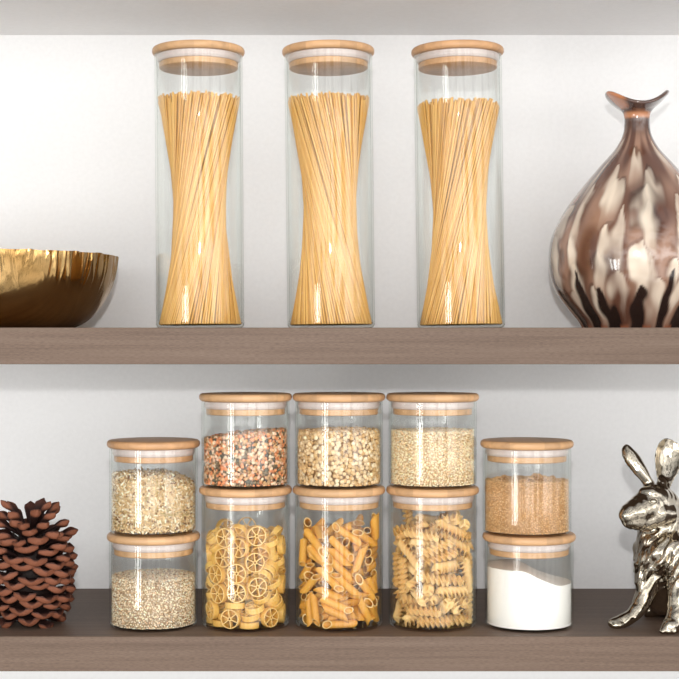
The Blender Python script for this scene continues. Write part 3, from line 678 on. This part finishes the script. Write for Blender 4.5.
# ------------------------------------------------------------------ mottled glazed vase
def vase():
    y = .165; d = CAM_D + y; s = d / F_PX
    cx = 637.0; c = P(cx, 327, y)
    base_px = 345 - (SHELF_UP - EYE_Z) / s
    pts = [(53, 329), (57.5, 321), (65, 312), (73, 302), (80, 292), (85, 279), (87.5, 264), (87.3, 250), (85, 237), (79.5, 224), (70.5, 208), (59.5, 193), (45.5, 176), (33.8, 162.5), (23.5, 151), (17.5, 142), (14, 134), (12.6, 126), (12.5, 119), (13.6, 114), (17, 110.5), (23, 107), (29.5, 102.5), (31.2, 101)]
    z0 = 329
    prof0 = [(r * s, (z0 - pyy) * s * 1.0) for r, pyy in pts]
    # smooth resample
    def cat(p0, p1, p2, p3, t):
        return tuple(.5 * ((2*b) + (-a + c_) * t + (2*a - 5*b + 4*c_ - d_) * t*t + (-a + 3*b - 3*c_ + d_) * t**3) for a, b, c_, d_ in zip(p0, p1, p2, p3))
    pr = []
    for i in range(len(prof0) - 1):
        p0, p1, p2, p3 = prof0[max(i-1, 0)], prof0[i], prof0[i+1], prof0[min(i+2, len(prof0)-1)]
        for k in range(8): pr.append(cat(p0, p1, p2, p3, k / 8))
    pr.append(prof0[-1])
    nout = len(pr)
    lip = [(pr[-1][0] + .0006, pr[-1][1] + .0018), (pr[-1][0] - .0004, pr[-1][1] + .0036), (pr[-1][0] - .003, pr[-1][1] + .0040)]
    inn = [(max(r - .0035, .004), z + .0030) for r, z in pr[-10:-60:-4]]
    prof = [(0, .003), (pr[0][0] - .01, .003), (pr[0][0] - .004, 0)] + pr + lip + inn + [(0, inn[-1][1] - .004)]
    Ht = pr[-1][1]
    rnd = random.Random(9)
    def fr(t, i, r, z):
        v = z / Ht
        rib = max(0, 1 - v / .32)
        r *= 1 + .020 * rib ** 1.5 * math.cos(16 * t + .4)
        if v > .93 and i > 3:
            w = (min(1, (v - .93) / .07)) ** 1.3
            z += (.0082 * math.cos(2 * t + .1) + .0008 * math.cos(3 * t + 1)) * w * (1 if r > .012 else 0)
        return r, z
    bm = lathe_bm(prof, 320, fr)
    me = bpy.data.meshes.new('vase'); bm.to_mesh(me); bm.free()
    nv = len(me.vertices); co = np.empty(nv * 3); me.vertices.foreach_get('co', co); co = co.reshape(-1, 3)
    th = np.arctan2(co[:, 1], co[:, 0]); v = co[:, 2] / Ht
    nz = lambda a, b, k: np.array([noise.noise(Vector((math.cos(t) * a, math.sin(t) * a, w * b + k))) for t, w in zip(th, v)])
    n1, n2, n3 = nz(3.2, 5, 0), nz(9, 14, 5), nz(5, 3.2, 9)
    thw = th + .13 * n3 + .06 * n2; vw = v + .03 * n2 + .03 * n1
    brown = np.array((.115, .048, .030)); smoke = np.array((.33, .19, .13)); cream = np.array((.88, .75, .60)); dark = np.array((.020, .010, .008)); amber = np.array((.34, .12, .03))
    mix = lambda a, b, f: a * (1 - f)[:, None] + b * f[:, None]
    st = lambda e0, e1, x: (lambda q: q * q * (3 - 2 * q))(np.clip((x - e0) / (e1 - e0), 0, 1))
    full = lambda c_: np.tile(c_, (nv, 1))
    col = mix(full(brown), full(smoke), st(-.3, .3, n1))
    rows = [(.22, .20, .15, .85, 16), (.31, .25, .19, 1.0, 16), (.41, .27, .205, 1.0, 15), (.51, .26, .215, 1.0, 14), (.61, .24, .225, .95, 12), (.70, .22, .25, .8, 10), (.79, .18, .30, .65, 7)]
    for row, (vt, ln, wd, amt, cnt) in enumerate(rows):
        for k in range(cnt):
            t0 = 2*PI*(k + .5 * (row % 2)) / cnt + rnd.uniform(-.09, .09)
            top = vt + rnd.uniform(-.05, .05); L = ln * rnd.uniform(.8, 1.3); wdd = wd * rnd.uniform(.75, 1.25); aa = amt * rnd.uniform(.7, 1)
            da = (thw - t0 + PI) % (2*PI) - PI
            u = (top - vw) / L
            def petal(grow, sharp_):
                uu = u + grow * .10
                pw = np.where(uu > 0, np.clip(uu * 2.6, 0, 1) ** .62 * np.clip(1 - np.clip(uu, 0, 1.1) / 1.1, 0, 1) ** .75, 0) * wdd * (1 + grow)
                return st(1.0, sharp_, np.abs(da) / np.maximum(pw, 1e-4)) * (uu > 0)
            edge = petal(.40, .55) * st(.85, .1, u)
            col = mix(col, full(np.array((.13, .055, .032)) if rnd.random() < .6 else dark), edge * .75 * aa)
            body = petal(0, .38) * (1 - .92 * st(.30, .95, u)) * (.80 + .5 * n1 + .25 * n2)
            col = mix(col, full(cream), np.clip(body * aa, 0, 1))
            # dark heart shaped lobes with an amber pool under them, beside some petals
            if rnd.random() < .30 and 2 < row < 5:
                da2 = (thw - t0 - wdd * 1.05 + PI) % (2*PI) - PI
                ua = (top + .02 - vw) / .15
                lob = np.abs(da2) / (.125 * np.sqrt(np.clip(1 - ua * .8, .05, 1)))
                fa = st(1.0, .7, lob) * st(0, .08, ua) * st(1.05, .6, ua)
                col = mix(col, full(amber), np.clip(fa * .95, 0, 1))
                arch = ua - .16 * (1 - np.abs(np.sin(da2 * 25)))
                fd = st(1.05, .8, lob) * st(-.08, .02, arch) * st(.30, .14, arch)
                col = mix(col, full(dark), np.clip(fd, 0, 1))
    # dark tongues rising from the foot between the ribs
    for k in range(16):
        t0 = 2*PI*k / 16 + .19 + rnd.uniform(-.03, .03); top = .23 + rnd.uniform(-.06, .06)
        da = (thw - t0 + PI) % (2*PI) - PI
        wv = .165 * np.clip(1 - v / top, 0, 1) ** .6
        f = st(1.05, .55, np.abs(da) / np.maximum(wv, 1e-4)) * st(0, .012, top - v)
        col = mix(col, np.tile(dark, (nv, 1)), f)
    # dark neck and lip with a coppery flank
    f = st(.80, .90, v) * .85
    col = mix(col, np.tile(np.array((.075, .04, .032)), (nv, 1)), f)
    f = st(.915, .93, v) * st(.955, .94, v)
    col = mix(col, np.tile(np.array((.55, .25, .13)), (nv, 1)), f * .9)  # orange highlight round the neck, painted into the glaze colour
    f = st(.955, .97, v) * st(.6, .3, np.abs(((th + 2.6 + PI) % (2*PI)) - PI))
    col = mix(col, np.tile(np.array((.50, .19, .08)), (nv, 1)), f)
    f = st(.025, .0, v)
    col = mix(col, np.tile(np.array((.30, .10, .05)), (nv, 1)), f * st(.2, .6, np.cos(16 * th + .4)))
    set_color(me, np.clip(col, 0, 1))
    m = mat_tone('mottled_glaze', .13, .5)
    pb = [q for q in m.node_tree.nodes if q.type == 'BSDF_PRINCIPLED'][0]
    pb.inputs['Coat Weight'].default_value = .6; pb.inputs['Coat Roughness'].default_value = .03
    o = link_mesh('vase', me, m, None, (c.x, y, SHELF_UP)); sharp(o, 60)
    tag(o, 'round brown and cream mottled glazed vase with wavy lip on upper shelf', 'vase')
vase()

# ------------------------------------------------------------------ pine cone
def pine_cone():
    y = .078; c = P(31, 632, y - .05)
    root = empty('pine_cone', (P(31, 560, y).x, y, SHELF_LOW), 'large open brown pine cone at the left of the lower shelf', 'pine cone')
    m, n, b, o = new_mat('pine_cone_wood')
    a = n('ShaderNodeAttribute'); a.attribute_name = 'tone'
    tc = n('ShaderNodeTexCoord'); z = n('ShaderNodeTexNoise'); z.inputs['Scale'].default_value = 260; z.inputs['Detail'].default_value = 5
    n.link(tc.outputs['Object'], z.inputs['Vector'])
    n.link(n.mixc(1.0, a.outputs['Color'], n.ramp(z.outputs[0], [(.3, (.62, .6, .6)), (.65, (1.15, 1.15, 1.15))]), 'MULTIPLY'), b.inputs['Base Color'])
    b.inputs['Roughness'].default_value = .6; b.inputs['Specular IOR Level'].default_value = .25
    bp = n('ShaderNodeBump'); bp.inputs['Strength'].default_value = .4; bp.inputs['Distance'].default_value = .001; n.link(z.outputs[0], bp.inputs['Height']); n.link(bp.outputs[0], b.inputs['Normal'])
    H = .112
    # woody core
    prof = [(0, .004), (.016, .004), (.022, .015), (.025, .05), (.022, .08), (.013, .105), (.005, .116), (0, .117)]
    bmc = lathe_bm(prof, 32)
    co = from_bm('core', bmc, m, root)
    set_color(co.data, np.tile(np.array((.018, .008, .006)), (len(co.data.vertices), 1)))  # near-black, so the shade in the gaps is put into the colour
    # one scale: along +X, thin stalk swelling to a thick lozenge tip with a keel and small point
    def scale_mesh():
        NU, NV = 14, 11
        V, Fc, T = [], [], []
        def outline(u): # half width along the scale, 1 long
            return .10 + .36 * (u ** 1.2) * (1 if u < .80 else math.sqrt(max(0, 1 - ((u - .80) / .205) ** 2)))
        for side in (1, -1):
            for i in range(NU + 1):
                u = i / NU
                for j in range(NV + 1):
                    w = -1 + 2 * j / NV
                    hw = outline(u)
                    ap = max(0, (u - .66) / .34)
                    th = .030 + .085 * math.sin(min(1, ap * 1.0) * PI * .62) * (1 - w * w * .75)
                    th *= (1 - .75 * max(0, (u - .9) / .1))
                    cup = .10 * w * w * u                      # edges curl up
                    z = cup + side * th * (1.25 if side < 0 else .45)
                    x = u * (1 - .10 * w * w * u)
                    if u > .97 and abs(w) < .2: x += .012
                    V.append((x, w * hw, z))
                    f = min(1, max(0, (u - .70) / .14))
                    base = np.array((.030, .012, .010)); tip = np.array((.225, .078, .040)) if side < 0 else np.array((.085, .032, .022))  # maroon root, red-brown tip; top side painted darker as shade between scales
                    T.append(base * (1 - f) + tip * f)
        off = (NU + 1) * (NV + 1)
        for sdx in (0, 1):
            for i in range(NU):
                for j in range(NV):
                    q = [sdx*off + i*(NV+1)+j, sdx*off + (i+1)*(NV+1)+j, sdx*off + (i+1)*(NV+1)+j+1, sdx*off + i*(NV+1)+j+1]
                    Fc.append(q if sdx == 0 else q[::-1])
        for i in range(NU):
            for j in (0, NV):
                a_, b_ = i*(NV+1)+j, (i+1)*(NV+1)+j
                q = [a_, off + a_, off + b_, b_]; Fc.append(q if j == 0 else q[::-1])
        for j in range(NV):
            a_, b_ = NU*(NV+1)+j, NU*(NV+1)+j+1
            Fc.append([a_, off + a_, off + b_, b_])
            a_, b_ = j, j+1
            Fc.append([a_, b_, off + b_, off + a_])
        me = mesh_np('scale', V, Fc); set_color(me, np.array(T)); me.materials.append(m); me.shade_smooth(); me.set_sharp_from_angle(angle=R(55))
        return me
    SM = scale_mesh()
    rnd = random.Random(21)
    NS = 142
    items = []
    for k in range(NS):
        t = (k + .5) / NS
        zt = .007 + H * .93 * (t ** .93)                   # height of the scale's root
        rt = np.interp(t, [0, .08, .2, .45, .65, .8, .9, 1.0], [.038, .046, .0515, .0535, .0525, .049, .043, .030])
        tilt = np.interp(t, [0, .08, .3, .6, .78, .9, 1.0], [-20, -10, 2, 14, 28, 44, 66])
        rroot = np.interp(t, [0, .1, .35, .6, .85, 1], [.012, .018, .020, .016, .009, .002])
        ln = min((rt - rroot) / max(math.cos(R(tilt)), .5), .040) * rnd.uniform(.94, 1.05)
        wd = np.interp(t, [0, .1, .5, .8, 1], [.025, .034, .0365, .032, .021]) * rnd.uniform(.93, 1.07)
        if t > .76: ln *= rnd.uniform(1.0, 1.15); wd *= rnd.uniform(.62, .85); tilt += rnd.uniform(-22, -4)
        a = k * 2.399963 + .6 + rnd.uniform(-.06, .06)
        rot = Matrix.Rotation(a, 4, 'Z') @ Matrix.Rotation(-R(tilt + rnd.uniform(-6, 6)), 4, 'Y') @ Matrix.Rotation(R(rnd.uniform(-9, 9)), 4, 'X')
        mtx = Matrix.Translation((rroot * math.cos(a), rroot * math.sin(a), zt)) @ rot @ Matrix.Diagonal((ln, wd, (.039 if t < .75 else .034) * rnd.uniform(.85, 1.15), 1))
        items.append((math.sin(a) * (1 - .6 * max(0, t - .75) / .25), mtx))
    items.sort(key=lambda q: q[0])
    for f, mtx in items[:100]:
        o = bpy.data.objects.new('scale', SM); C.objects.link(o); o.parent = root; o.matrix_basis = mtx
    back = bmesh.new()
    for f, mtx in items[100:]:
        t2 = SM.copy(); t2.transform(mtx); back.from_mesh(t2); bpy.data.meshes.remove(t2)
    me = bpy.data.meshes.new('scales'); back.to_mesh(me); back.free()
    o = link_mesh('scales', me, m, root); tag(o, None, None, None, 'stuff')
pine_cone()

# ------------------------------------------------------------------ silver rabbit
def rabbit():
    mm = .00115
    bm = bmesh.new()
    def ball(p, r, sc=(1, 1, 1), rot=None):
        M = Matrix.Translation(p) @ (rot.to_matrix().to_4x4() if rot else Matrix()) @ Matrix.Diagonal((r*sc[0], r*sc[1], r*sc[2], 1))
        bmesh.ops.create_icosphere(bm, subdivisions=3, radius=1, matrix=M)
    def chain(pts, step=.35):
        q = [(P(a, b_, Y), r * mm) for a, b_, Y, r in pts]
        for (p0, r0), (p1, r1) in zip(q, q[1:]):
            L = (p1 - p0).length; k = max(1, int(L / (min(r0, r1) * step)))
            for i in range(k + 1):
                t = i / k; p = p0.lerp(p1, t); r = r0 + (r1 - r0) * t
                p.z = max(p.z, SHELF_LOW + r * .92)
                ball(p, r)
    # head
    chain([(664, 504, .072, 16), (654, 501, .060, 17.5), (646, 506, .048, 15.5), (637, 511, .039, 13.5), (630.5, 513, .032, 10.6), (627.5, 515, .029, 8.8)])
    chain([(656, 513, .050, 13.5), (667, 513, .058, 11)])                    # cheek
    chain([(629.5, 519, .032, 9.2), (638, 520, .038, 10.5), (651, 520, .048, 10)])  # jaw
    chain([(644, 493, .046, 6), (651, 493, .043, 6.5), (659, 496, .048, 6)])      # brow
    # neck, chest, back, haunch
    chain([(662, 510, .078, 18), (661, 530, .083, 24), (661, 550, .084, 27), (663, 570, .088, 29), (667, 588, .100, 28)])
    chain([(664, 535, .090, 26), (690, 556, .120, 36), (712, 585, .150, 40), (722, 600, .160, 36)])
    chain([(655, 560, .066, 17), (670, 552, .060, 20), (684, 556, .056, 20)])     # chest between the shoulders
    chain([(700, 588, .095, 22), (722, 600, .100, 30), (733, 612, .110, 22)])
    chain([(735, 626, .105, 9), (712, 629, .085, 7.5), (694, 631, .070, 6.5), (686, 632, .064, 5.5)])   # right hind foot
    chain([(690, 606, .150, 20), (670, 606, .135, 15), (658, 612, .125, 11), (650, 618, .118, 8)])      # far hind leg in the shade
    # front legs
    chain([(650, 562, .070, 15), (648, 580, .070, 12.5), (645, 595, .067, 10), (640, 607, .063, 8.6), (632, 616, .058, 7.6), (622, 621.0, .053, 6.8), (613, 624.5, .050, 5.2)])
    chain([(614, 627, .046, 3.2), (620, 626, .046, 4)]); chain([(612, 624, .055, 3.4), (620, 622, .057, 4)])
    chain([(681, 555, .055, 18), (681, 578, .043, 14.5), (679, 597, .034, 11.5), (677, 612, .028, 9.8), (674, 623, .023, 9.6), (670, 628, .016, 7.6)])
    for dx in (-6.5, -1, 4.5): chain([(669 + dx, 631, .0115, 3.4), (671 + dx * .8, 626, .018, 4.0)])
    chain([(740, 600, .175, 9), (748, 592, .18, 11), (752, 586, .18, 8)])   # tail
    # ears: cupped leaves with thickness
    def ear(base, tip, width, face, cup, thick, bend):
        b0, t0 = P(*base), P(*tip); ax = (t0 - b0); L = ax.length; ax.normalize()
        fn = Vector(face); fn = (fn - ax * fn.dot(ax)).normalized(); sd = ax.cross(fn).normalized()
        NU, NV = 22, 12; grid = {}
        for side in (0, 1):
            for i in range(NU + 1):
                u = i / NU
                w = width * (.30 + .70 * math.sin(min(1, u / .66) * PI / 2) ** 1.2) * (1 if u < .66 else math.sqrt(max(.02, 1 - ((u - .66) / .345) ** 2)))
                for j in range(NV + 1):
                    q = -1 + 2 * j / NV
                    p = b0 + ax * (u * L) + sd * (q * w * .5) + fn * (cup * (q * q - .4) * (w / width) + bend * (u - .5) ** 2)
                    p -= fn * (thick * (1 - .55 * q * q) * (1 if side else 0))
                    grid[side, i, j] = bm.verts.new(p)
        for side in (0, 1):
            for i in range(NU):
                for j in range(NV):
                    f = [grid[side, i, j], grid[side, i+1, j], grid[side, i+1, j+1], grid[side, i, j+1]]
                    bm.faces.new(f if side else f[::-1])
        for i in range(NU):
            for j in (0, NV):
                f = [grid[0, i, j], grid[0, i+1, j], grid[1, i+1, j], grid[1, i, j]]; bm.faces.new(f if j == 0 else f[::-1])
        for j in range(NV):
            for i in (0, NU):
                f = [grid[0, i, j], grid[0, i, j+1], grid[1, i, j+1], grid[1, i, j]]; bm.faces.new(f[::-1] if i == 0 else f)
    ear((652, 489, .066), (623, 446, .080), .0200, (-.55, .8, .25), .0025, .0095, .006)
    ear((663, 492, .070), (668.5, 438.5, .086), .0345, (.22, -1, 0), .0105, .0045, .012)
    chain([(652, 491, .066, 7), (648, 483, .068, 6)]); chain([(661, 492, .068, 7.5), (662, 482, .073, 5.5)])
    bmesh.ops.recalc_face_normals(bm, faces=bm.faces)
    me = bpy.data.meshes.new('rabbit_raw'); bm.to_mesh(me); bm.free()
    tmp = bpy.data.objects.new('rabbit_raw', me); C.objects.link(tmp)
    r = tmp.modifiers.new('r', 'REMESH'); r.mode = 'VOXEL'; r.voxel_size = .00135
    s = tmp.modifiers.new('s', 'SMOOTH'); s.factor = .5; s.iterations = 7
    dg = bpy.context.evaluated_depsgraph_get()
    m2 = bpy.data.meshes.new_from_object(tmp.evaluated_get(dg))
    bpy.data.objects.remove(tmp); bpy.data.meshes.remove(me)
    # carve: modelled fur locks on the body, whisker folds on the cheek, eye socket
    nv = len(m2.vertices); co = np.empty(nv*3); m2.vertices.foreach_get('co', co); co = co.reshape(-1, 3)
    nr = np.empty(nv*3); m2.vertices.foreach_get('normal', nr); nr = nr.reshape(-1, 3)
    org = P(664, 520, .08); eye = P(654.5, 500.5, .042)
    disp = np.zeros(nv)
    for i in range(nv):
        p = Vector(co[i]); d = p - org
        body = min(1, max(0, (P(0, 520, .08).z - p.z) / .012)) * (1.0 if p.z > 1.06 else max(.25, (p.z - 1.03) / .03))
        # locks of fur run down and towards the chest: noise stretched along that direction
        al = -.50 * d.x - .86 * d.z; ac = .86 * d.x - .50 * d.z
        warp = .006 * noise.noise(p * 45)
        f = noise.noise(Vector(((ac + warp) * 185, al * 42, d.y * 95)))
        f2 = noise.noise(Vector(((ac + warp) * 420, al * 90, d.y * 200)))
        disp[i] = body * (.0036 * f + .0012 * f2) + .0005 * noise.noise(p * 110)
    co += nr * disp[:, None]
    m2.vertices.foreach_set('co', co.ravel()); m2.update()
    mat = mat_metal('polished_nickel', (.40, .35, .275), (.58, .52, .43), .10, 150, .16, (1, 1, 1), 2.5)
    root = empty('rabbit_figurine', (P(664, 600, .08).x, .08, SHELF_LOW), 'polished silver sitting rabbit figurine at the right of the lower shelf', 'figurine')
    m2.transform(Matrix.Translation(-root.location))
    zs = np.empty(nv*3); m2.vertices.foreach_get('co', zs); zs = zs.reshape(-1, 3); zs[:, 2] = np.maximum(zs[:, 2], .0002); m2.vertices.foreach_set('co', zs.ravel()); m2.update()
    link_mesh('body', m2, mat, root)
    # eye: bead in a raised almond rim, set on the surface facing the room
    from mathutils.bvhtree import BVHTree
    bv = BVHTree.FromPolygons([v.co for v in m2.vertices], [tuple(p.vertices) for p in m2.polygons])
    cl = Vector((0, -CAM_D, EYE_Z)) - root.location
    tg = P(653.5, 501, .05) - root.location
    hit, nn, _, _ = bv.ray_cast(cl, (tg - cl).normalized())
    if hit is not None:
        be = bmesh.new()
        q = nn.to_track_quat('Z', 'Y')
        Mx = Matrix.Translation(hit) @ q.to_matrix().to_4x4()
        bmesh.ops.create_icosphere(be, subdivisions=3, radius=.0033, matrix=Mx @ Matrix.Diagonal((1.15, .9, .55, 1)))
        e = from_bm('eye', be, mat, root)
        rim = lathe_bm([(.0042 + .0009 * math.cos(a), .0009 * math.sin(a)) for a in [2*PI*k/8 for k in range(9)]], 28)
        bmesh.ops.transform(rim, verts=rim.verts, matrix=Mx @ Matrix.Diagonal((1.25, .85, 1, 1)))
        from_bm('eyelid', rim, mat, root)
rabbit()
